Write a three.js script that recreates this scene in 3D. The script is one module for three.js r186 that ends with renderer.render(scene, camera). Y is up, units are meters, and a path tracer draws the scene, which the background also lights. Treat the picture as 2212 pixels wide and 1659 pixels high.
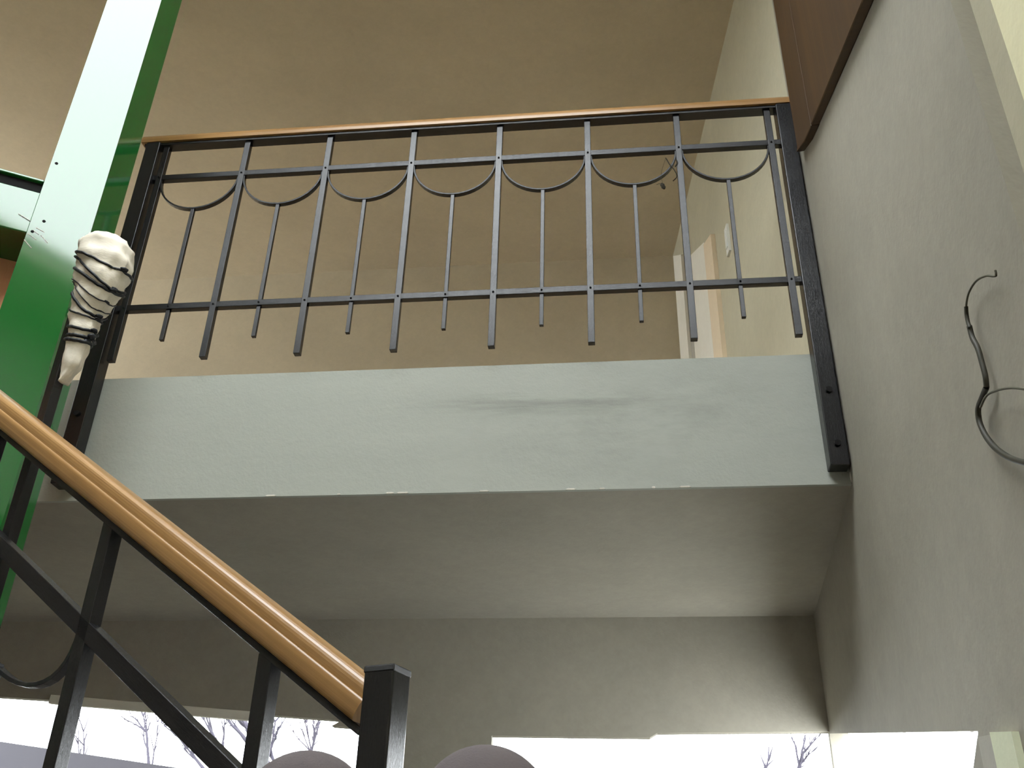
import * as THREE from 'three';
import { mergeGeometries } from 'three/addons/utils/BufferGeometryUtils.js';
import { RoundedBoxGeometry } from 'three/addons/geometries/RoundedBoxGeometry.js';

// ---------------------------------------------------------------- camera, sky, exposure
const scene = new THREE.Scene();
const EYE = new THREE.Vector3(0, 1.5, 0);
const F = 2100, CX = 1106, CY = 829.5;                       // lens in pixels of the 2212 x 1659 frame
const rayCam = (x, y) => new THREE.Vector3((x - CX) / F, -(y - CY) / F, -1);
const upC = rayCam(1207, -2813).normalize();                 // where the uprights meet
const rightC = rayCam(-18750, 1489).normalize().negate();
rightC.addScaledVector(upC, -rightC.dot(upC)).normalize();
const backC = new THREE.Vector3().crossVectors(rightC, upC);
const toWorld = new THREE.Matrix4().set(rightC.x, rightC.y, rightC.z, 0, upC.x, upC.y, upC.z, 0, backC.x, backC.y, backC.z, 0, 0, 0, 0, 1);
const camera = new THREE.PerspectiveCamera(2 * Math.atan(CY / F) * 180 / Math.PI, 2212 / 1659, 0.02, 400);
camera.position.copy(EYE);
camera.quaternion.setFromRotationMatrix(toWorld);
camera.updateMatrixWorld(true);

scene.background = new THREE.Color().setRGB(0.93, 0.98, 1.0);   // even overcast sky
scene.backgroundIntensity = 13;

const renderer = new THREE.WebGLRenderer({ antialias: true });
renderer.toneMapping = THREE.LinearToneMapping;
renderer.toneMappingExposure = 1.04;
renderer.shadowMap.enabled = true;

// ---------------------------------------------------------------- helpers
let seed = 7;
const rnd = () => { seed = (seed * 1664525 + 1013904223) >>> 0; return seed / 4294967296; };
const V = (x, y, z) => new THREE.Vector3(x, y, z);
const dirOf = (x, y) => rayCam(x, y).applyMatrix4(toWorld);
// point where the line of sight through a pixel meets the plane through q with normal n
function onPlane(x, y, q, n) {
  const d = dirOf(x, y);
  return EYE.clone().addScaledVector(d, q.clone().sub(EYE).dot(n) / d.dot(n));
}
const onZ = (x, y, z) => onPlane(x, y, V(0, 0, z), V(0, 0, 1));
const taken = new Map();
function numbered(name) {
  const k = taken.get(name) ?? 0; taken.set(name, k + 1);
  return k ? `${name}_${String(k).padStart(3, '0')}` : name;
}
const shade = (o) => { o.castShadow = true; o.receiveShadow = true; return o; };
function part(name, geo, mat, parent) { const m = shade(new THREE.Mesh(geo, mat)); m.name = name; parent.add(m); return m; }
function thing(name, label, category, pos = [0, 0, 0], group) {
  const g = new THREE.Group(); g.name = numbered(name); g.position.set(...pos); g.userData = { label, category };
  if (group) g.userData.group = group;
  scene.add(g); return g;
}
function struct(name, label, category, geo, mat) {
  const m = shade(geo ? new THREE.Mesh(geo, mat) : new THREE.Group()); m.name = name;
  m.userData = { kind: 'structure', label, category }; scene.add(m); return m;
}
function box(x0, x1, y0, y1, z0, z1, r = 0) {
  const w = x1 - x0, h = y1 - y0, d = z1 - z0;
  const g = r ? new RoundedBoxGeometry(w, h, d, 2, r) : new THREE.BoxGeometry(w, h, d);
  g.translate((x0 + x1) / 2, (y0 + y1) / 2, (z0 + z1) / 2);
  if (!r) metreUV(g);
  return g;
}
function metreUV(g) {                                         // uv in metres by the face's main axis
  const p = g.attributes.position, n = g.attributes.normal, uv = new Float32Array(p.count * 2);
  for (let i = 0; i < p.count; i++) {
    const ax = Math.abs(n.getX(i)), ay = Math.abs(n.getY(i)), az = Math.abs(n.getZ(i));
    if (ay >= ax && ay >= az) { uv[2 * i] = p.getX(i); uv[2 * i + 1] = p.getZ(i); }
    else if (ax >= az) { uv[2 * i] = p.getZ(i); uv[2 * i + 1] = p.getY(i); }
    else { uv[2 * i] = p.getX(i); uv[2 * i + 1] = p.getY(i); }
  }
  g.setAttribute('uv', new THREE.BufferAttribute(uv, 2));
  return g;
}
// bar of rectangular section w (along side) x h between two points, edges softened
function bar(a, b, w, h, sideHint = V(0, 0, 1), r = 0.0015) {
  const d = b.clone().sub(a), L = d.length(); d.normalize();
  const s = sideHint.clone().addScaledVector(d, -sideHint.dot(d)).normalize(), t = new THREE.Vector3().crossVectors(d, s);
  const g = new RoundedBoxGeometry(w, h, L, 1, r);
  const m = new THREE.Matrix4().makeBasis(s, t, d.clone()); m.setPosition(a.clone().add(b).multiplyScalar(0.5));
  g.applyMatrix4(m); return g;
}
const tube = (pts, r, seg = 48, sides = 8) => new THREE.TubeGeometry(new THREE.CatmullRomCurve3(pts), seg, r, sides, false);
// prism in a vertical plane: outline in (along, up) metres; origin q, direction u (horizontal), thick along n
function wallPrism(outline, holes, q, u, n, thick) {
  const s = new THREE.Shape(outline.map(([a, b]) => new THREE.Vector2(a, b)));
  for (const h of holes) s.holes.push(new THREE.Path(h.map(([a, b]) => new THREE.Vector2(a, b))));
  const g = new THREE.ExtrudeGeometry(s, { depth: thick, bevelEnabled: false });
  const m = new THREE.Matrix4().makeBasis(u, V(0, 1, 0), n); m.setPosition(q);
  g.applyMatrix4(m);
  if (m.determinant() < 0) {                                  // keep the faces outwards
    for (const k of ['position', 'normal', 'uv']) { const at = g.attributes[k], n3 = at.itemSize, A = at.array; for (let i = 0; i < at.count; i += 3) for (let j = 0; j < n3; j++) { const a = (i + 1) * n3 + j, b = (i + 2) * n3 + j, v = A[a]; A[a] = A[b]; A[b] = v; } }
    g.computeVertexNormals();
  }
  return g;
}

// ---------------------------------------------------------------- textures
function lattice(n, sd) { let s = sd >>> 0; const a = new Float32Array(n * n); for (let i = 0; i < a.length; i++) { s = (s * 1664525 + 1013904223) >>> 0; a[i] = s / 4294967296; } return a; }
function noiseField(size, octaves, sd) {                       // tileable value noise, 0..1
  const out = new Float32Array(size * size); let total = 0;
  for (const [n, amp] of octaves) {
    const L = lattice(n, sd + n); total += amp;
    for (let y = 0; y < size; y++) for (let x = 0; x < size; x++) {
      const fx = x / size * n, fy = y / size * n, ix = Math.floor(fx), iy = Math.floor(fy);
      let tx = fx - ix, ty = fy - iy; tx = tx * tx * (3 - 2 * tx); ty = ty * ty * (3 - 2 * ty);
      const g = (i, j) => L[((iy + j) % n) * n + (ix + i) % n];
      out[y * size + x] += amp * ((g(0, 0) * (1 - tx) + g(1, 0) * tx) * (1 - ty) + (g(0, 1) * (1 - tx) + g(1, 1) * tx) * ty);
    }
  }
  for (let i = 0; i < out.length; i++) out[i] /= total;
  return out;
}
function tex(size, fn, srgb, repeat = 1, h = size) {
  const d = new Uint8Array(size * h * 4);
  for (let y = 0; y < h; y++) for (let x = 0; x < size; x++) {
    const c = fn(x, y), i = 4 * (y * size + x);
    for (let k = 0; k < 3; k++) d[i + k] = Math.max(0, Math.min(255, c[k]));
    d[i + 3] = 255;
  }
  const t = new THREE.DataTexture(d, size, h); t.wrapS = t.wrapT = THREE.RepeatWrapping;
  t.magFilter = THREE.LinearFilter; t.minFilter = THREE.LinearMipmapLinearFilter; t.generateMipmaps = true;
  if (srgb) t.colorSpace = THREE.SRGBColorSpace;
  t.repeat.set(repeat, repeat); t.needsUpdate = true; return t;
}
const coarse = noiseField(512, [[5, 1], [11, 0.8], [29, 0.5], [83, 0.35]], 3);
const grainF = noiseField(512, [[64, 1], [128, 1], [256, 0.8]], 11);
const bumpTex = tex(512, (x, y) => { const v = 255 * (0.55 * grainF[y * 512 + x] + 0.45 * coarse[y * 512 + x]); return [v, v, v]; }, false, 1.6);
function paint([r, g, b], amount, extra = {}) {                // matt wall paint, slightly uneven
  const map = tex(512, (x, y) => {
    const k = 1 + amount * ((coarse[y * 512 + x] - 0.5) * 1.6 + (grainF[y * 512 + x] - 0.5) * 0.9);
    const w = amount * (coarse[((y + 170) % 512) * 512 + (x + 260) % 512] - 0.5) * 22;
    return [r * k + w, g * k, b * k - w];
  }, true, 0.7);
  return new THREE.MeshStandardMaterial({ map, roughness: 0.9, bumpMap: bumpTex, bumpScale: 0.0007, ...extra });
}
const M = {};
M.wallRight = paint([157, 152, 139], 0.06);
M.upperWall = paint([186, 180, 156], 0.05);
M.tan = paint([198, 186, 162], 0.05);
M.soffit = M.wallRight;
M.lower = M.wallRight;
M.plaster = paint([176, 172, 160], 0.05);
M.white = paint([232, 228, 216], 0.03);
M.cream = paint([226, 208, 180], 0.03);
M.paleGreen = paint([222, 226, 196], 0.03);
M.paleYellow = paint([240, 234, 196], 0.03);
M.floorWarm = paint([178, 160, 134], 0.1);
M.floorStone = paint([98, 86, 74], 0.12);
M.concrete = paint([150, 146, 140], 0.12);
M.ground = paint([56, 54, 46], 0.2);
M.iron = new THREE.MeshPhysicalMaterial({ color: new THREE.Color().setRGB(0.011, 0.011, 0.013), roughness: 0.21, bumpMap: bumpTex, bumpScale: 0.0003 });
M.green = new THREE.MeshPhysicalMaterial({ color: new THREE.Color().setRGB(0.008, 0.115, 0.02), roughness: 0.09, clearcoat: 0.55, clearcoatRoughness: 0.05 });
M.rubber = new THREE.MeshStandardMaterial({ color: new THREE.Color().setRGB(0.003, 0.003, 0.003), roughness: 1 });
M.salmon = paint([226, 160, 122], 0.04);
M.cloth = paint([236, 228, 212], 0.08, { roughness: 0.7 });
M.cord = new THREE.MeshStandardMaterial({ color: new THREE.Color().setRGB(0.012, 0.015, 0.02), roughness: 0.5 });
M.cable = new THREE.MeshStandardMaterial({ color: new THREE.Color().setRGB(0.035, 0.032, 0.02), roughness: 0.6 });
M.cableThin = new THREE.MeshStandardMaterial({ color: new THREE.Color().setRGB(0.1, 0.095, 0.065), roughness: 0.7 });
M.dust = new THREE.MeshStandardMaterial({ color: new THREE.Color().setRGB(0.035, 0.03, 0.02), roughness: 1 });
M.web = new THREE.MeshStandardMaterial({ color: new THREE.Color().setRGB(0.55, 0.5, 0.4), roughness: 1 });
M.bark = new THREE.MeshStandardMaterial({ color: new THREE.Color().setRGB(0.035, 0.031, 0.045), roughness: 1 });
M.slate = new THREE.MeshStandardMaterial({ color: new THREE.Color().setRGB(0.03, 0.029, 0.038), roughness: 0.9 });
M.glass = new THREE.MeshPhysicalMaterial({ color: 0xffffff, transmission: 1, thickness: 0, roughness: 0, ior: 1.3 });
M.plastic = new THREE.MeshStandardMaterial({ color: new THREE.Color().setRGB(0.75, 0.76, 0.72), roughness: 0.4 });
// wood: grain runs along u
const woodF = noiseField(512, [[4, 0.6], [16, 1], [64, 1], [128, 0.7]], 23);
function wood([r, g, b], depth, extra) {
  const map = tex(512, (x, y) => {
    const v = woodF[y * 512 + ((x >> 4) + 512) % 512] * 0.7 + coarse[y * 512 + x] * 0.3, k = 1 - depth * (v - 0.35);
    return [r * k, g * k * (1 - 0.1 * v), b * k * (1 - 0.25 * v)];
  }, true, 1);
  return new THREE.MeshPhysicalMaterial({ map, roughness: 0.35, ...extra });
}
M.rail = wood([180, 144, 96], 0.5, { roughness: 0.42, clearcoat: 0.45, clearcoatRoughness: 0.22 });
M.darkWood = wood([76, 52, 14], 0.6, { roughness: 0.6 });
M.knob = paint([98, 90, 92], 0.03);

// ---------------------------------------------------------------- the place: levels and planes
const SOFF = 1.5 + 1.059, TOP = 1.5 + 1.458, CEIL = 1.5 + 3.5;
const ZF = -2.4, ZB = -3.57, ZU = -4.6, ZR = 1.7, SILL = 1.82, SILL_R = 1.72, XL = -5.2;
// right wall runs back from the camera, opening out a little: through (0.604, ZF) and (0.69, ZB)
const WR0 = V(0.604, 0, ZF), WRu = V(0.604 - 0.69, 0, ZF - ZB).normalize(), WRn = V(WRu.z, 0, -WRu.x);   // u towards the camera, n outwards
const onRight = (x, y, inward = 0) => onPlane(x, y, WR0.clone().addScaledVector(WRn, -inward), WRn);
const rightUV = (x, y, inward = 0) => { const p = onRight(x, y, inward); return [p.clone().sub(WR0).dot(WRu), p.y]; };
const NEAR_U = rightUV(2140, 290)[0], BACK_U = (ZB - ZF) / WRu.z;

struct('floor', 'stone-coloured floor of the stairwell, below the picture', 'floor', box(XL, 1.2, -0.15, 0, ZB, ZR), M.floorStone);
const UW = { z0: -4.4, z1: -2.5, y0: TOP + 0.4, y1: TOP + 1.8 };       // upper room window, left of the picture
struct('wall_left', 'plastered left wall of the stairwell and upper room', 'wall',
  wallPrism([[ZU, 0], [ZR, 0], [ZR, CEIL], [ZU, CEIL]], [[[UW.z0, UW.y0], [UW.z1, UW.y0], [UW.z1, UW.y1], [UW.z0, UW.y1]]], V(XL - 0.2, 0, 0), V(0, 0, 1), V(1, 0, 0), 0.2), M.plaster);
struct('wall_front', 'plastered wall behind the viewer', 'wall', box(XL - 0.2, 1.4, 0, CEIL, ZR, ZR + 0.2), M.plaster);

// lower back wall with the two stepped window openings
const bw = (x, y) => { const p = onZ(x, y, ZB); return [p.x, p.y]; };
const down = ([x], y = SILL) => [x, y];
const holeL = [bw(-120, 1497), bw(140, 1514), bw(500, 1538), bw(738, 1556), bw(716, 1568), bw(782, 1573), down(bw(782, 1573)), down(bw(-120, 1497))];
const holeR = [bw(1062, 1589), bw(1404, 1593), bw(1420, 1583), [bw(1793, 1580)[0], bw(1793, 1580)[1]], down(bw(1793, 1580)), down(bw(1062, 1589))];
struct('wall_back', 'dim plastered back wall under the landing with window openings', 'wall',
  wallPrism([[XL - 0.2, 0], [0.715, 0], [0.715, SOFF], [XL - 0.2, SOFF]], [holeL, holeR], V(0, 0, ZB - 0.04), V(1, 0, 0), V(0, 0, 1), 0.04), M.lower);

// right wall: full height at the stairwell, lower part runs on under the slab
const wTop0 = [BACK_U + 0.003, rightUV(1794, 1581)[1]], wTop1 = rightUV(2113, 1579), wBot = rightUV(2101, 1659);
const holeW = [wTop0, wTop1, [wBot[0] + 0.004, wBot[1]], [wBot[0] + 0.02, SILL_R], [wTop0[0], SILL_R]];
struct('wall_right', 'light plastered right wall of the stairwell beside the railing post', 'wall',
  wallPrism([[BACK_U, 0], [NEAR_U, 0], [NEAR_U, CEIL], [-0.01, CEIL], [-0.01, SOFF], [BACK_U, SOFF]], [holeW], WR0, WRu, WRn, 0.06), M.wallRight);
// beyond its corner the wall steps back and a pale jamb follows
const step = struct('wall_right_return', 'paler stretch of right wall past the vertical corner', 'wall',
  wallPrism([[NEAR_U, 0], [NEAR_U + 3.4, 0], [NEAR_U + 3.4, CEIL], [NEAR_U, CEIL]], [], WR0.clone().addScaledVector(WRn, 0.025), WRu, WRn, 0.2), M.upperWall);
{
  const a = rightUV(2190, 65, -0.02)[0];
  struct('trim_1', 'pale yellow upright jamb board on the right wall', 'trim',
    wallPrism([[a, 0], [a + 0.12, 0], [a + 0.12, CEIL], [a, CEIL]], [], WR0.clone().addScaledVector(WRn, 0.005), WRu, WRn, 0.022), M.paleYellow);
}

// landing slab and upper room
const UR0 = V(0.604, 0, ZF - 0.02), URu = V(0.36 - 0.604, 0, ZU - ZF).normalize(), URn = V(-URu.z, 0, URu.x);
const upR = (x, y, inward = 0) => onPlane(x, y, UR0.clone().addScaledVector(URn, -inward), URn);
const upUV = (x, y, inward = 0) => { const p = upR(x, y, inward); return [p.clone().sub(UR0).dot(URu), p.y]; };
const UL = (ZU - ZF) / URu.z;
struct('wall_upper_right', 'light wall of the upper room behind the railing', 'wall',
  wallPrism([[-0.06, TOP], [UL + 0.1, TOP], [UL + 0.1, CEIL], [-0.06, CEIL]], [], UR0, URu, URn, 0.2), M.upperWall);
struct('wall_upper_back', 'tan back wall of the upper room', 'wall', box(XL - 0.2, 0.9, TOP - 0.3, CEIL, ZU - 0.2, ZU), M.tan);
// ceiling with the roof light over the stairwell
const SK = { x0: -1.6, x1: 0.22, z0: -1.3, z1: 1.12 };
const ceil = struct('ceiling', 'tan plaster ceiling over the upper room and stairwell', 'ceiling', null, null);
ceil.position.y = CEIL;
for (const [x0, x1, z0, z1] of [[XL - 0.2, 1.4, ZU - 0.2, SK.z0], [XL - 0.2, 1.4, SK.z1, ZR + 0.2], [XL - 0.2, SK.x0, SK.z0, SK.z1], [SK.x1, 1.4, SK.z0, SK.z1]])
  part('ceiling_panel', box(x0, x1, 0, 0.12, z0, z1), M.tan, ceil);
const sky = struct('window_3', 'roof light over the stairwell, above the picture', 'window', null, null);
sky.position.y = CEIL + 0.08;
for (const [x0, x1, z0, z1] of [[SK.x0, SK.x1, SK.z0, SK.z0 + 0.04], [SK.x0, SK.x1, SK.z1 - 0.04, SK.z1], [SK.x0, SK.x0 + 0.04, SK.z0 + 0.04, SK.z1 - 0.04], [SK.x1 - 0.04, SK.x1, SK.z0 + 0.04, SK.z1 - 0.04]])
  part('window_frame', box(x0, x1, 0, 0.04, z0, z1), M.white, sky);
part('pane', box(SK.x0 + 0.04, SK.x1 - 0.04, 0.018, 0.022, SK.z0 + 0.04, SK.z1 - 0.04), M.glass, sky);

// the slab: fascia with scuffs, underside
{
  const W = 2048, H = 384;
  const big = noiseField(512, [[3, 1], [9, 0.9], [27, 0.5]], 41);
  const map = tex(W, (x, y) => {
    // u covers x from XL to 0.62, v covers the fascia height
    const X = XL + (0.62 - XL) * x / W, Y = y / H;
    const n = big[(y % 512) * 512 + (x >> 2) % 512], g = grainF[(y % 512) * 512 + x % 512];
    let k = 1 + 0.05 * (n - 0.5) + 0.03 * (g - 0.5);
    // scuffed, smeared zone right of the middle, with its own ragged grain
    const sx = Math.exp(-(((X + 0.19) / 0.3) ** 2)) * Math.exp(-(((Y - 0.68) / 0.09) ** 2));
    const smear = coarse[((y * 2) % 512) * 512 + (x >> 1) % 512], spot = coarse[(y % 512) * 512 + x % 512];
    k -= 0.25 * sx * Math.max(0, smear - 0.4) * 2;
    const s2 = Math.exp(-(((X - 0.05) / 0.45) ** 2)) * Math.exp(-(((Y - 0.5) / 0.4) ** 2));
    k -= 0.12 * s2 * Math.max(0, spot - 0.42) * 2;
    let r = 166 * k, gg = 169 * k, b = 160 * k;
    return [r, gg, b];
  }, true, 1, H);
  map.wrapS = map.wrapT = THREE.ClampToEdgeWrapping;
  map.repeat.set(1 / (0.62 - XL), 1 / (TOP - SOFF)); map.offset.set(-XL / (0.62 - XL), -SOFF / (TOP - SOFF));
  M.fascia = new THREE.MeshStandardMaterial({ map, roughness: 0.75, bumpMap: bumpTex, bumpScale: 0.001 });
  const g = struct('floor_landing', 'landing slab with pale scuffed fascia under the black railing', 'landing', null, null);
  part('slab', box(XL, 0.70, SOFF + 0.0, TOP - 0.012, ZU, ZF - 0.012), M.soffit, g);
  const fb = new THREE.BoxGeometry(0.62 - XL, TOP - SOFF, 0.012); fb.translate((0.62 + XL) / 2, (TOP + SOFF) / 2, ZF - 0.006); metreUV(fb);
  part('fascia', fb, M.fascia, g);
  part('floor_covering', box(XL, 0.62, TOP - 0.012, TOP, ZU, ZF - 0.012), M.floorWarm, g);
  // flakes of plaster along the lower arris
  for (let i = 0; i < 12; i++) {
    const x = onZ(300 + 1200 * rnd(), 1060, ZF).x, c = new THREE.IcosahedronGeometry(1, 0);
    c.scale(0.005 + 0.014 * rnd(), 0.0018 + 0.0016 * rnd(), 0.002); c.translate(x, SOFF + 0.002, ZF + 0.001);
    part('plaster_flake', c, M.white, g);
  }
  const chip = new THREE.IcosahedronGeometry(1, 1); chip.scale(0.012, 0.026, 0.01); const cp = onZ(1846, 1030, ZF + 0.005); chip.translate(cp.x, cp.y, cp.z);
  part('plaster_flake', chip, M.white, g);
}

// ---------------------------------------------------------------- windows
{
  const w1 = struct('window_1', 'window with bare branches behind the stair handrail', 'window', null, null);
  const [ax, ay] = bw(-120, 1497), [bx] = bw(782, 1573);
  part('pane', box(ax - 0.02, bx + 0.02, SILL, ay + 0.05, ZB - 0.034, ZB - 0.03), M.glass, w1);
  // pale head board hanging under the opening's top edge
  const a = onZ(110, 1511, ZB), b = onZ(560, 1549, ZB);
  part('window_sill', box(ax - 0.05, bx + 0.05, SILL - 0.04, SILL, ZB - 0.1, ZB + 0.06, 0.004), M.white, w1);
  part('head_board', bar(a, b, 0.022, 0.032, V(0, 0, 1)), M.white, w1);
  const w2 = struct('window_2', 'window with white sky right of the pier', 'window', null, null);
  const [cx, cy] = bw(1062, 1580), [dx] = bw(1793, 1580);
  part('pane', box(cx - 0.02, dx + 0.02, SILL, cy + 0.05, ZB - 0.034, ZB - 0.03), M.glass, w2);
  part('window_sill', box(cx - 0.05, dx + 0.04, SILL - 0.04, SILL, ZB - 0.1, ZB + 0.06, 0.004), M.white, w2);
  const w4 = struct('window_4', 'window in the right wall with a pale green frame board', 'window', null, null);
  const q = WR0.clone().addScaledVector(WRn, 0.04);
  part('pane', wallPrism([[wTop0[0] - 0.02, SILL_R], [wBot[0] + 0.04, SILL_R], [wTop1[0] + 0.03, wTop1[1] + 0.02], [wTop0[0] - 0.02, wTop0[1] + 0.02]], [], q, WRu, WRn, 0.004), M.glass, w4);
  const A = rightUV(2113, 1590, 0.004), B = rightUV(2139, 1590, 0.01), C = rightUV(2184, 1580, 0.01);
  part('reveal_strip', wallPrism([[A[0] + 0.002, 0.9], [B[0], 0.9], [B[0], rightUV(2139, 1590, 0.006)[1]], [A[0] + 0.002, rightUV(2114, 1590, 0.006)[1]]], [], WR0.clone().addScaledVector(WRn, -0.006), WRu, WRn, 0.006), M.plaster, w4);
  part('frame_board', wallPrism([[B[0], 0.9], [C[0], 0.9], [C[0], C[1]], [B[0], rightUV(2139, 1580, 0.01)[1]]], [], WR0.clone().addScaledVector(WRn, -0.01), WRu, WRn, 0.01), M.paleGreen, w4);
}

// upper room door in the right wall
{
  const door = struct('door_1', 'white door and frame at the far end of the upper room', 'door', null, null);
  const strip = (x0, x1, y0, yTop1, inn, mat, name) => {
    const a = upUV(x0 + 14, 770, inn), b = upUV(x1 + 16, 770, inn), ta = upUV(x0, y0, inn)[1], tb = upUV(x1, yTop1, inn)[1];
    const lo = Math.min(a[0], b[0]), hi = Math.max(a[0], b[0]), [tl, th] = a[0] < b[0] ? [ta, tb] : [tb, ta];
    part(name, wallPrism([[lo, TOP], [hi, TOP], [hi, Math.min(th, CEIL - 0.01)], [lo, Math.min(tl, CEIL - 0.01)]], [], UR0.clone().addScaledVector(URn, -inn), URu, URn, inn + 0.005), mat, door);
  };
  strip(1528, 1545, 497, 470, 0.02, M.cream, 'door_frame');
  strip(1488, 1528, 545, 497, 0.012, M.white, 'door_leaf');
  strip(1472, 1488, 545, 545, 0.005, M.plaster, 'reveal_strip');
  strip(1456, 1472, 545, 545, 0.02, M.white, 'door_frame');
}

// ---------------------------------------------------------------- landing railing
{
  const t = thing('landing_railing', 'black iron railing with hanging half-rings and a wooden handrail on the landing edge', 'railing', [-0.515, TOP, ZF + 0.03]);
  const o = t.position, zc = 0;                                   // local z = 0 is the railing's middle plane
  const Z = o.z, at = (x, y, z = Z) => V(x, y, z).sub(o);
  const Pz = (x, y, z = Z + 0.01) => onZ(x, y, z);
  const yWood0 = Pz(992, 272).y, yWood1 = Pz(992, 256).y, yMid = Pz(992, 346).y, yLow = Pz(992, 634).y;
  const xs = []; const xa = Pz(240, 765).x, xb = Pz(1727, 722).x;
  for (let i = 0; i < 8; i++) xs.push(xa + (xb - xa) * i / 7);
  const xL = Pz(318, 303).x, xR = Pz(1700, 222).x, xPostL = xs[0] - 0.045, xPostR = xs[7] + 0.052;
  // rounded wooden handrail
  const prof = new THREE.Shape(); const hw = 0.026, hh = 0.02;
  prof.moveTo(-hw, -hh * 0.7); prof.lineTo(hw, -hh * 0.7); prof.quadraticCurveTo(hw * 1.15, hh * 0.2, hw * 0.7, hh * 0.9); prof.quadraticCurveTo(0, hh * 1.5, -hw * 0.7, hh * 0.9); prof.quadraticCurveTo(-hw * 1.15, hh * 0.2, -hw, -hh * 0.7);
  const hg = new THREE.ExtrudeGeometry(prof, { depth: xR + 0.01 - (xL - 0.01), bevelEnabled: false, curveSegments: 10 });
  hg.rotateY(Math.PI / 2); hg.translate(xL - 0.01 - o.x, yWood0 + hh * 0.7 - o.y, 0);
  { const p = hg.attributes.position, uv = hg.attributes.uv; for (let i = 0; i < p.count; i++) uv.setXY(i, p.getX(i) * 0.6, p.getZ(i) * 4 + p.getY(i) * 4); }
  part('handrail', hg, M.rail, t).userData.label = 'varnished wooden handrail';
  part('handrail_bar', bar(at(xL, yWood0 - 0.006), at(xR, yWood0 - 0.006), 0.036, 0.012), M.iron, t);
  part('rail', bar(at(xPostL, yMid), at(xPostR, yMid), 0.021, 0.021), M.iron, t);
  const low = part('rail', bar(at(xPostL, yLow), at(xPostR, yLow), 0.021, 0.021), M.iron, t);
  const yEnd = Pz(1068, 747).y, rivet = new THREE.SphereGeometry(0.0035, 8, 6);
  const balG = bar(V(0, yEnd, 0), V(0, yWood0 - 0.006, 0), 0.02, 0.02);
  xs.forEach((x, i) => {
    const b = part('baluster', balG, M.iron, t); b.position.set(x - o.x, -o.y, 0.001);
    for (const y of [yLow, yMid]) { const r = part('rivet', rivet, M.rubber, b); r.position.set(0, y, 0.0105); }
  });
  const sag = yMid - Pz(980, 417).y, slimEnd = Pz(965, 708).y;
  const rad = (xs[1] - xs[0]) / 2 - 0.01;
  const ringPts = []; for (let k = 0; k <= 24; k++) { const a = Math.PI * (1 + k / 24); ringPts.push([Math.cos(a), Math.sin(a)]); }
  const ringGeo = () => {                                       // flat strip bent to a half-ring
    const g = []; const w = 0.016, th = 0.006;
    for (let k = 0; k < 24; k++) {
      const a = V(ringPts[k][0] * rad, -0.008 + ringPts[k][1] * (sag - 0.008), 0), b = V(ringPts[k + 1][0] * rad, -0.008 + ringPts[k + 1][1] * (sag - 0.008), 0);
      const e = b.clone().sub(a).multiplyScalar(0.05); g.push(bar(a.sub(e), b.add(e), w, th, V(0, 0, 1), 0.001));
    }
    return mergeGeometries(g);
  };
  const rg = ringGeo(), slimG = bar(V(0, slimEnd, 0), V(0, yMid - sag, 0), 0.0125, 0.0125);
  for (let i = 0; i < 7; i++) {
    const x = (xs[i] + xs[i + 1]) / 2;
    part('half_ring', rg, M.iron, t).position.set(x - o.x, yMid - o.y, 0);
    const s = part('slender_baluster', slimG, M.iron, t); s.position.set(x - o.x, -o.y, 0);
    const r = part('rivet', rivet, M.rubber, s); r.position.set(0, yLow, 0.0105);
  }
  const yFoot = Pz(1812, 1003, Z + 0.025).y;
  for (const x of [xPostL, xPostR]) {
    const p = part('post', bar(at(x, yFoot), at(x, yWood0 - 0.002), 0.05, 0.05, V(0, 0, 1), 0.003), M.iron, t);
    for (const dy of [0.06, 0.22]) { const bolt = part('bolt', new THREE.CylinderGeometry(0.009, 0.009, 0.008, 6), M.rubber, p); bolt.rotation.x = Math.PI / 2; bolt.position.copy(at(x, yFoot + dy, Z + 0.028)); }
  }
  // cobweb rags caught on the railing
  const c = thing('cobweb', 'dark rag of dusty cobweb hanging from the middle rail near the white door', 'cobweb', [0, 0, 0]);
  const pz = (x, y) => onZ(x, y, Z + 0.012);
  part('strand', tube([[1438, 341], [1447, 356], [1457, 368], [1462, 382], [1454, 391]].map((p) => pz(...p)), 0.0017, 24, 5), M.dust, c);
  part('strand', tube([[1460, 344], [1463, 352], [1459, 360]].map((p) => pz(...p)), 0.0022, 12, 5), M.dust, c);
  const lump = new THREE.IcosahedronGeometry(1, 2), lp = lump.attributes.position;
  for (let i = 0; i < lp.count; i++) { const k = 0.75 + 0.5 * Math.abs(Math.sin(lp.getX(i) * 7 + lp.getY(i) * 5)); lp.setXYZ(i, lp.getX(i) * 0.006 * k, lp.getY(i) * 0.011 * k, lp.getZ(i) * 0.005 * k); }
  const lq = pz(1432, 402); lump.rotateZ(0.3); lump.translate(lq.x, lq.y, lq.z); lump.computeVertexNormals();
  part('dust_lump', lump, M.dust, c);
  part('strand', tube([[1418, 399], [1425, 397], [1432, 402]].map((p) => pz(...p)), 0.0009, 10, 4), M.dust, c);
  part('strand', tube([[1438, 341], [1428, 378], [1432, 398]].map((p) => pz(...p)), 0.0004, 10, 4), M.dust, c);
}

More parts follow.
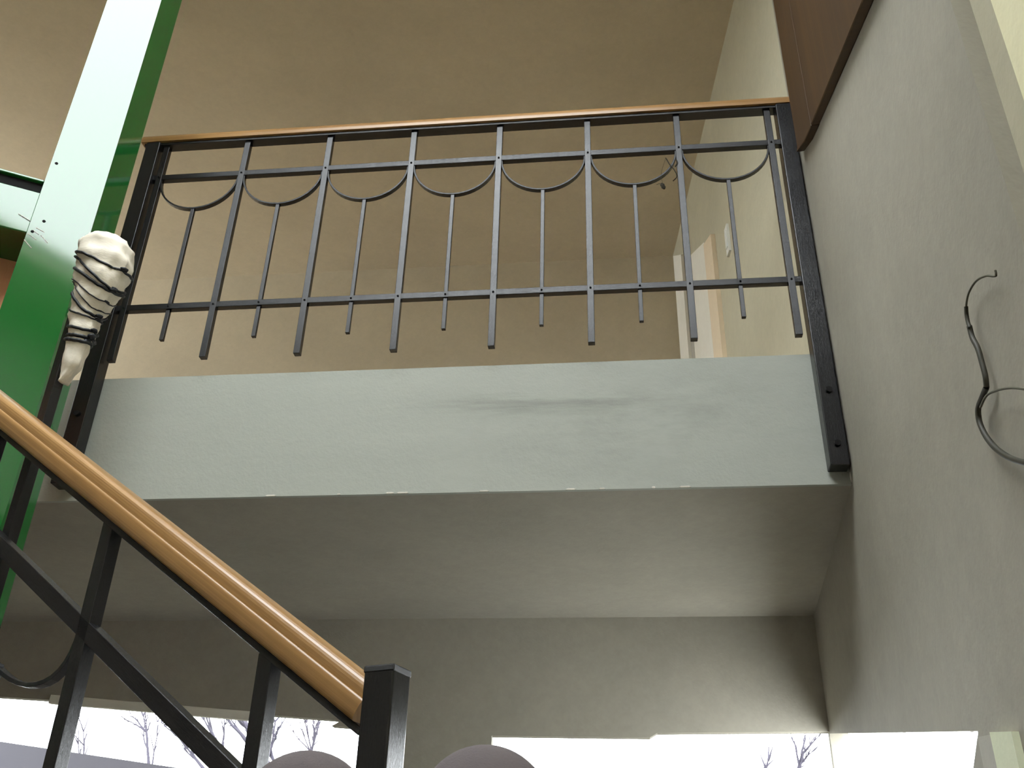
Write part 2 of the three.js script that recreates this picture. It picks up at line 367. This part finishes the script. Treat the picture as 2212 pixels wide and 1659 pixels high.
// ---------------------------------------------------------------- green frame
{
  const n = V(0.5, 0, 0.8660254), q = onZ(268, 265, -1.9), u = V(0.8660254, 0, -0.5);
  const P = (x, y, back = 0) => onPlane(x, y, q.clone().addScaledVector(n, -back), n);
  const s = (p) => p.clone().sub(q).dot(u);
  const right = s(P(268, 265)), left = s(P(140, 265)), b0 = P(55, 502).y, b1 = P(85, 415).y;
  const t = thing('green_frame', 'glossy green painted post with crossbeam, standing left of the railing', 'frame', [q.x, 0, q.z]);
  t.rotation.y = Math.PI / 6;                                   // local x = u, local z = n
  const soft = (x0, x1, y0, y1, z0, z1, r = 0.004) => box(x0, x1, y0, y1, z0, z1, r);
  {
    // the post's right side runs straight back, so its section is a skewed block; local axes from the world's
    const back = V(0, 0, -0.1), bu = back.dot(u), bn = back.dot(n);
    const sec = new THREE.Shape([[left, 0], [right, 0], [right + bu, -bn], [left + bu * 0.2, -bn]].map(([a, b]) => new THREE.Vector2(a, b)));
    const g = new THREE.ExtrudeGeometry(sec, { depth: CEIL, bevelEnabled: true, bevelSize: 0.002, bevelOffset: -0.002, bevelThickness: 0.0005, bevelSegments: 1 });
    g.rotateX(-Math.PI / 2); part('post', g, M.green, t);
  }
  part('post', soft(left - 0.447, left - 0.3, 0, CEIL, -0.13, 0), M.green, t);
  part('crossbeam', soft(left - 0.3, left + 0.002, b0, b1, -0.16, -0.001), M.green, t);
  part('gasket', soft(left - 0.3, left, b1, b1 + 0.036, -0.09, -0.012, 0.002), M.rubber, t).userData.label = 'black strip above the crossbeam';
  part('bead', soft(left - 0.3, left, b1 + 0.036, b1 + 0.045, -0.1, -0.002, 0.003), M.green, t);
  part('infill_panel', soft(left - 0.3, left, 0.4, b0, -0.158, -0.148, 0.001), M.salmon, t).userData.label = 'salmon infill panel under the crossbeam';
  for (const [x0, y0, x1, y1] of [[52, 518, 68, 536], [60, 505, 78, 518], [88, 508, 103, 525], [70, 497, 84, 507], [40, 462, 66, 478], [78, 492, 96, 502]]) {
    const a = P(x0, y0), b = P(x1, y1); part('scratch', bar(V(s(a), a.y, 0.0003), V(s(b), b.y, 0.0003), 0.0016, 0.0016, V(0, 0, 1), 0.0003), M.white, t);
  }
  // small chips in the paint round the joint
  for (const [x, y] of [[122, 353], [95, 478], [70, 500]]) {
    const p = P(x, y), c = new THREE.CylinderGeometry(0.004, 0.005, 0.002, 7); c.rotateX(Math.PI / 2); c.translate(s(p), p.y, 0.0002);
    part('paint_chip', c, M.rubber, t);
  }
}

// ---------------------------------------------------------------- stair railing (lower flight)
const P0 = V(-1.171, 0.866 + 1.5, -1.517), P1 = V(-0.397, 0.314 + 1.5, -1.257);
const SU = V(P1.x - P0.x, 0, P1.z - P0.z), SL = SU.length(); SU.normalize();
const SS = (P1.y - P0.y) / SL, SN = V(-SU.z, 0, SU.x).multiplyScalar(1);    // SN faces the camera side
const sp = (s, dy = 0, off = 0) => P0.clone().addScaledVector(SU, s).add(V(0, s * SS + dy, 0)).addScaledVector(SN, off);
const BQ = P0.clone().addScaledVector(SN, -0.04), BP = onPlane(206, 540, BQ, SN);      // top of the tall post behind the handrail
{
  const base = sp(0.92, -0.95); 
  const t = thing('stair_railing', 'black iron stair railing with sloping wooden handrail and square newel', 'railing', [base.x, base.y, base.z]);
  const L = (v) => v.sub(base);
  const slope = V(SU.x, SS, SU.z).normalize();
  const prof = new THREE.Shape(); const hw = 0.026, hh = 0.0255;
  prof.moveTo(-hw * 0.8, -hh); prof.lineTo(hw * 0.8, -hh); prof.quadraticCurveTo(hw * 1.1, -hh, hw * 1.1, -hh * 0.2); prof.quadraticCurveTo(hw * 1.1, hh * 0.1, hw * 0.95, hh * 0.12); prof.quadraticCurveTo(hw * 1.05, hh * 0.9, hw * 0.4, hh); prof.lineTo(-hw * 0.4, hh);
  prof.quadraticCurveTo(-hw * 1.05, hh * 0.9, -hw * 0.95, hh * 0.12); prof.quadraticCurveTo(-hw * 1.1, hh * 0.1, -hw * 1.1, -hh * 0.2); prof.quadraticCurveTo(-hw * 1.1, -hh, -hw * 0.8, -hh);
  const a = sp(-0.42), b = sp(0.905), len = a.distanceTo(b);
  const g = new THREE.ExtrudeGeometry(prof, { depth: len, bevelEnabled: false, curveSegments: 8 });
  { const p = g.attributes.position, uv = g.attributes.uv; for (let i = 0; i < p.count; i++) uv.setXY(i, p.getZ(i) * 0.5, p.getX(i) * 5 + p.getY(i) * 5); }
  const upv = new THREE.Vector3().crossVectors(slope, SN).normalize(); if (upv.y < 0) upv.negate();
  const sideV = new THREE.Vector3().crossVectors(upv, slope);
  g.applyMatrix4(new THREE.Matrix4().makeBasis(sideV, upv, slope).setPosition(L(a)));
  part('handrail', g, M.rail, t).userData.label = 'wooden handrail with a groove along its side';
  const across = SN.clone();
  part('handrail_bar', bar(L(sp(-0.42, -0.037)), L(sp(0.9, -0.037)), 0.036, 0.01, across), M.iron, t);
  part('rail', bar(L(sp(-0.42, -0.21)), L(sp(0.9, -0.21)), 0.024, 0.026, across), M.iron, t);
  part('rail', bar(L(sp(-0.42, -0.72)), L(sp(0.9, -0.72)), 0.024, 0.026, across), M.iron, t);
  const ss = [-0.332, 0.023, 0.378, 0.733];
  ss.forEach((s) => { part('baluster', bar(L(sp(s, -0.82)), L(sp(s, -0.036)), 0.024, 0.024, across), M.iron, t); });
  const topY = BP.y;
  part('post', bar(L(V(BP.x, sp(0.1).y - 0.95, BP.z)), L(V(BP.x, topY, BP.z)), 0.021, 0.021, across), M.iron, t).userData.label = 'black post rising above the handrail';
  for (let i = 0; i < 2; i++) {
    const s0 = ss[i] + 0.012, s1 = ss[i + 1] - 0.012, pts = [];
    for (let k = 0; k <= 24; k++) { const an = Math.PI * k / 24, c = -Math.cos(an); pts.push(L(sp((s0 + s1) / 2 + c * (s1 - s0) / 2, -0.215 - 0.156 * Math.sin(an)))); }
    const parts = []; for (let k = 0; k < 24; k++) { const e = pts[k + 1].clone().sub(pts[k]).multiplyScalar(0.06); parts.push(bar(pts[k].clone().sub(e), pts[k + 1].clone().add(e), 0.016, 0.007, across, 0.001)); }
    part('half_ring', mergeGeometries(parts), M.iron, t);
    part('slender_baluster', bar(L(sp((s0 + s1) / 2, -0.78)), L(sp((s0 + s1) / 2, -0.366)), 0.0125, 0.0125, across), M.iron, t);
  }
  const nt = onPlane(838, 1449, sp(0.93, 0, 0.052), SN);
  part('newel', bar(L(V(nt.x, base.y - 0.0, nt.z)), L(V(nt.x, nt.y, nt.z)), 0.041, 0.041, across, 0.003), M.iron, t);
  const cap = part('newel_cap', bar(L(V(nt.x, nt.y - 0.006, nt.z)), L(V(nt.x, nt.y + 0.003, nt.z)), 0.0422, 0.0422, across, 0.002), M.iron, t);
  // concrete flight carrying it, below the picture
  const f = struct('floor_stair', 'concrete stair flight below the picture', 'stairs', null, null);
  for (let k = 0; k < 5; k++) {
    const s0 = 0.98 - 0.255 * (k + 1), topS = sp(0.95, -0.95).y + 0.172 * k;
    const c = sp(s0 + 0.13, 0, -0.48), st = new THREE.BoxGeometry(0.26, topS, 0.9); metreUV(st);
    const m = part('step', st, M.concrete, f); m.position.set(c.x, topS / 2, c.z); m.rotation.y = Math.atan2(-SU.z, SU.x);
  }
  const lc = sp(1.25, 0, -0.3), lt = sp(0.95, -0.95).y, lb = new THREE.BoxGeometry(0.6, lt, 0.9); metreUV(lb);
  const m = part('stair_landing', lb, M.concrete, f); m.position.set(lc.x - 0.02, lt / 2, lc.z); m.rotation.y = Math.atan2(-SU.z, SU.x);
}

// ---------------------------------------------------------------- cloth bundle tied on the post
{
  const q = BQ;
  const P = (x, y) => onPlane(x, y, q, SN);
  // outline read as centre and width at several heights
  const rows = [[519, 205, 250], [530, 194, 264], [548, 188, 269], [575, 186, 268], [605, 181, 258], [635, 176, 243], [665, 168, 224], [688, 160, 208], [705, 160, 204], [725, 157, 197], [745, 152, 188], [770, 145, 178], [795, 139, 168], [815, 136, 152], [828, 134, 140]];
  const t = thing('cloth_bundle', 'white cloth bundle wound with black cord around the post beside the green frame', 'cloth', [BP.x, P(150, 828).y, BP.z]);
  const o = t.position, seg = 40, pos = [], idx = [], uv = [];
  const ring = (c, r, k) => {
    for (let j = 0; j < seg; j++) {
      const a = j / seg * Math.PI * 2, fold = 1 + 0.03 * Math.sin(a * 5 + k * 0.55) + 0.035 * Math.sin(a * 11 - k * 0.8) + 0.035 * Math.sin(k * 1.1 + a);
      const v = c.clone().addScaledVector(SU, Math.cos(a) * r * fold).addScaledVector(SN, Math.sin(a) * Math.max(r * 0.9, 0.0125) * fold);
      pos.push(v.x - o.x, v.y - o.y, v.z - o.z); uv.push(j / seg * 0.3, k * 0.02);
    }
  };
  const N = 56; const cen = [], rr = [];
  for (let k = 0; k <= N; k++) {
    const fr = k / N * (rows.length - 1), i = Math.min(rows.length - 2, Math.floor(fr)), tt = fr - i;
    const mix = (j) => rows[i][j] * (1 - tt) + rows[i + 1][j] * tt, a = P(mix(1), mix(0)), b = P(mix(2), mix(0));
    const c = a.clone().add(b).multiplyScalar(0.5); cen.push(c); rr.push(a.distanceTo(b) / 2 * 0.97);
  }
  const top = cen[0].clone(), end = cen[N].clone();
  cen.forEach((c, k) => ring(c, rr[k], k));
  for (let k = 0; k < N; k++) for (let j = 0; j < seg; j++) { const a = k * seg + j, b = k * seg + (j + 1) % seg; idx.push(a, b, a + seg, b, b + seg, a + seg); }
  pos.push(top.x - o.x, top.y + 0.004 - o.y, top.z - o.z, end.x - o.x, end.y - o.y, end.z - o.z); uv.push(0, 0, 0, 1);
  const ti = (N + 1) * seg, ei = ti + 1; for (let j = 0; j < seg; j++) { idx.push(ti, (j + 1) % seg, j, ei, N * seg + j, N * seg + (j + 1) % seg); }
  const g = new THREE.BufferGeometry(); g.setAttribute('position', new THREE.Float32BufferAttribute(pos, 3)); g.setAttribute('uv', new THREE.Float32BufferAttribute(uv, 2)); g.setIndex(idx); g.computeVertexNormals();
  part('wrapping', g, M.cloth, t);
  // cords: tilted loops round the bundle, each lower on its right side
  const cords = [[0.20, 0.14, 0.003], [0.25, 0.22, 0.0028], [0.29, 0.16, 0.0036], [0.345, 0.16, 0.0014], [0.375, 0.2, 0.0013], [0.42, 0.2, 0.0034], [0.485, 0.12, 0.002], [0.60, 0.07, 0.0032], [0.655, 0.05, 0.0042], [0.69, 0.05, 0.004]];
  cords.forEach(([f, tilt, r], ci) => {
    const pts = [];
    for (let j = 0; j <= 32; j++) {
      const a = j / 32 * Math.PI * 2, ff = Math.min(0.98, Math.max(0.02, f + tilt * 0.5 * Math.cos(a) + 0.025 * Math.max(0, Math.sin(a)))), kf = ff * N, k = Math.floor(kf), w = kf - k;
      const c = cen[k].clone().lerp(cen[Math.min(N, k + 1)], w), R = (rr[k] * (1 - w) + rr[Math.min(N, k + 1)] * w) * 1.03;
      const fold = 1 + 0.03 * Math.sin(a * 5 + kf * 0.55) + 0.035 * Math.sin(a * 11 - kf * 0.8) + 0.05 * Math.sin(kf * 1.1 + a);
      pts.push(c.addScaledVector(SU, Math.cos(a) * R * fold).addScaledVector(SN, Math.sin(a) * Math.max(R * 0.9, 0.013) * fold).sub(o));
    }
    part('cord', new THREE.TubeGeometry(new THREE.CatmullRomCurve3(pts, true), 64, r, 6, true), M.cord, t);
  });
}

// ---------------------------------------------------------------- things on the right wall
{
  const inn = 0.025, A = (x, y) => rightUV(x, y, inn);
  const t = thing('wooden_panel', 'dark brown wooden panel with sloping lower edge on the wall above the railing post', 'panel', [WR0.x, 0, WR0.z]);
  t.rotation.y = Math.atan2(-WRu.z, WRu.x);
  const bl = A(1719, 330), bm = A(1736, 303), br = A(1905, -110), sm = A(1722, 110)[0], lx = (A(1700, 215)[0] + A(1672, 0)[0]) / 2;
  const slopeY = (u) => bm[1] + (br[1] - bm[1]) * (u - bm[0]) / (br[0] - bm[0]);
  const topY = CEIL - 0.02;
  const board = (u0, u1, pts) => { const s = new THREE.Shape((pts ?? [[u0, slopeY(u0)], [u1, slopeY(u1)], [u1, topY], [u0, topY]]).map(([a, b]) => new THREE.Vector2(a, b))); const g = new THREE.ExtrudeGeometry(s, { depth: inn - 0.006, bevelEnabled: true, bevelSize: 0.002, bevelThickness: 0.002, bevelSegments: 1 });
    const uv = g.attributes.uv, p = g.attributes.position; for (let i = 0; i < p.count; i++) uv.setXY(i, p.getY(i) * 0.5, p.getX(i) * 2.2 + p.getZ(i)); g.translate(0, 0, 0.002); return g; };
  part('board', board(0, 0, [[lx, slopeY(lx) + 0.03], [bl[0] + 0.005, bl[1]], [bm[0], bm[1]], [sm - 0.004, slopeY(sm)], [sm - 0.004, topY], [lx, topY]]), M.darkWood, t);
  let u = sm; while (u < br[0]) { part('board', board(u, u + 1.3), M.darkWood, t); u += 1.306; }
  // rotation maps local z to the wall's inward side
  t.updateMatrixWorld(); const zl = V(0, 0, 1).transformDirection(t.matrixWorld);
  if (zl.dot(WRn) > 0) t.position.addScaledVector(WRn, -inn);

  const c = thing('cable', 'loose looped black cable hanging on the light right wall', 'cable', [0, 0, 0]);
  const Q = (x, y, d = 0.012) => onRight(x, y, d);
  part('cable_run', tube([[2094, 705], [2100, 728], [2112, 752], [2121, 783], [2129, 815], [2131, 836]].map((p) => Q(...p)), 0.004, 40, 8), M.cable, c);
  part('cable_run', tube([[2131, 836], [2122, 858], [2113, 885], [2115, 908], [2124, 932], [2143, 960], [2172, 984], [2200, 996], [2235, 1004]].map((p) => Q(...p)), 0.0042, 60, 8), M.cable, c);
  part('thin_strand', tube([[2118, 880], [2130, 856], [2152, 844], [2185, 838], [2225, 842]].map((p) => Q(...p, 0.016)), 0.0017, 40, 6), M.cableThin, c);
  part('thin_strand', tube([[2150, 584], [2152, 594], [2130, 596], [2110, 606], [2098, 622], [2090, 642], [2087, 668], [2090, 692], [2094, 706]].map((p) => Q(...p)), 0.0016, 48, 6), M.cableThin, c);
  part('cable_run', tube([[2087, 662], [2088, 680], [2091, 696], [2095, 708]].map((p) => Q(...p, 0.013)), 0.003, 20, 8), M.cable, c);

  const w = thing('switch_plate', 'small white plate on the upper wall right of the door', 'switch', [0, 0, 0]);
  const a = upUV(1564, 498, 0.01), b = upUV(1575, 540, 0.01), lo = Math.min(a[0], b[0]), hi = Math.max(a[0], b[0]);
  part('plate', wallPrism([[lo, b[1]], [hi, b[1]], [hi, a[1]], [lo, a[1]]], [], UR0.clone().addScaledVector(URn, -0.01), URu, URn, 0.01), M.plastic, w);
  part('rocker', wallPrism([[lo + (hi - lo) * 0.25, b[1] + 0.03], [hi - (hi - lo) * 0.25, b[1] + 0.03], [hi - (hi - lo) * 0.25, a[1] - 0.03], [lo + (hi - lo) * 0.25, a[1] - 0.03]], [], UR0.clone().addScaledVector(URn, -0.014), URu, URn, 0.005), M.plastic, w);
}

// ---------------------------------------------------------------- rounded post tops before the windows
[[655, 1628, 'round-topped grey-brown post before the window with bare branches'], [1046, 1618, 'round-topped grey-brown post in front of the pier between the windows']].forEach(([x, y, label]) => {
  const c = onZ(x, y + 152, -0.62), R = 0.0415;
  const t = thing('round_topped_post', label, 'post', [c.x, 0, c.z], 'round-topped posts near the newel');
  const k = part('knob', new THREE.SphereGeometry(R, 40, 28), M.knob, t); k.position.y = c.y;
  part('shaft', new THREE.LatheGeometry([[0.0001, 0], [0.04, 0], [0.04, 0.02], [0.026, 0.05], [0.026, c.y - 0.075], [0.036, c.y - 0.06], [0.036, c.y - 0.05], [0.022, c.y - 0.04], [0.0001, c.y - 0.035]].map(([a, b]) => new THREE.Vector2(a, b)), 28), M.knob, t);
});

// ---------------------------------------------------------------- outdoors
struct('ground', 'ground outside the house', 'ground', box(-60, 60, -0.5, -0.3, -90, ZB - 0.25), M.ground);
{
  const roof = thing('shed_roof', 'grey pitched roof outside the window with bare branches', 'roof', [-5.5, -0.3, -7.5]);
  const a = onZ(-200, 1572, -7.2), b = onZ(420, 1664, -7.2), o = roof.position;
  const s = new THREE.Shape([[a.x, a.y], [b.x, b.y], [b.x, b.y - 0.5], [a.x, a.y - 0.5]].map(([x, y]) => new THREE.Vector2(x - o.x, y - o.y)));
  const g = new THREE.ExtrudeGeometry(s, { depth: 1.6, bevelEnabled: false }); g.translate(0, 0, -1.3); part('roof_slope', g, M.slate, roof);
  part('shed_wall', box(a.x - o.x, b.x - o.x - 0.1, 0, b.y - 0.5 - o.y, -1.2, 0.1), M.ground, roof);
}
function tree(label, base, mains, zt, twigs) {
  const t = thing('bare_tree', label, 'tree', [base[0], -0.3, base[1]], 'bare trees outside');
  const o = t.position, gs = [];
  const seg = (a, b, r0, r1) => { const d = b.clone().sub(a), L = d.length(); const g = new THREE.CylinderGeometry(r1, r0, L, 5, 1, true); g.translate(0, L / 2, 0); g.applyQuaternion(new THREE.Quaternion().setFromUnitVectors(V(0, 1, 0), d.normalize())); g.translate(a.x - o.x, a.y - o.y, a.z - o.z); gs.push(g); };
  const grow = (a, d, len, r, depth) => {
    let p = a.clone(), dd = d.clone();
    const n = 4;
    for (let k = 0; k < n; k++) {
      const e = p.clone().addScaledVector(dd, len / n); seg(p, e, r * (1 - 0.18 * k), r * (1 - 0.18 * (k + 1)));
      if (depth > 0 && k > 0) for (let m = 0; m < 2; m++) grow(e, dd.clone().add(V(rnd() - 0.5, rnd() - 0.35, rnd() - 0.5).multiplyScalar(1.3)).normalize(), len * (0.35 + 0.25 * rnd()), r * 0.5, depth - 1);
      p = e; dd.add(V(rnd() - 0.5, rnd() - 0.4, rnd() - 0.5).multiplyScalar(0.35)).normalize();
    }
  };
  const foot = V(base[0], -0.3, base[1]);
  for (const [x0, y0, x1, y1, r, depth] of mains) {
    const a = onZ(x0, y0, zt), b = onZ(x1, y1, zt);
    const mid = foot.clone().lerp(a, 0.55); mid.x = foot.x + (a.x - foot.x) * 0.3;
    seg(foot, mid, r * 3, r * 2); seg(mid, a, r * 2, r * 1.05);
    grow(a, b.clone().sub(a).normalize(), b.distanceTo(a), r, depth);
  }
  for (const pts of twigs) for (let i = 0; i + 1 < pts.length; i++) seg(onZ(...pts[i], zt), onZ(...pts[i + 1], zt), 0.012, 0.009);
  part('branches', mergeGeometries(gs), M.bark, t);
}
const zt = -13, bx = (x, y) => { const p = onZ(x, y, zt); return [p.x, zt - 0.2]; };
tree('leafless tree with crossing branches behind the handrail window', bx(640, 1900), [[612, 1690, 476, 1550, 0.075, 3], [545, 1700, 400, 1570, 0.035, 2], [470, 1690, 372, 1600, 0.03, 2], [655, 1690, 690, 1585, 0.03, 2], [620, 1690, 560, 1600, 0.03, 2], [580, 1690, 420, 1640, 0.03, 2], [700, 1690, 650, 1570, 0.02, 2], [560, 1690, 610, 1560, 0.028, 2]], zt, []);
tree('slim leafless sapling left of the crossing branches', bx(330, 1900), [[332, 1690, 292, 1548, 0.03, 2], [328, 1690, 330, 1560, 0.016, 1], [180, 1700, 162, 1580, 0.016, 1], [178, 1700, 190, 1580, 0.02, 1]], zt - 1, []);
tree('twigs of a leafless tree beyond the white sky window', bx(1680, 1950), [[1640, 1720, 1650, 1640, 0.03, 1], [1710, 1720, 1730, 1628, 0.034, 2]], zt, []);
tree('leafless tree showing at the edge of the right wall window', bx(2110, 1950), [[2125, 1700, 2104, 1598, 0.05, 2], [2090, 1700, 2080, 1650, 0.03, 1], [1850, 1720, 1990, 1590, 0.02, 1]], zt - 2, []);

renderer.render(scene, camera);
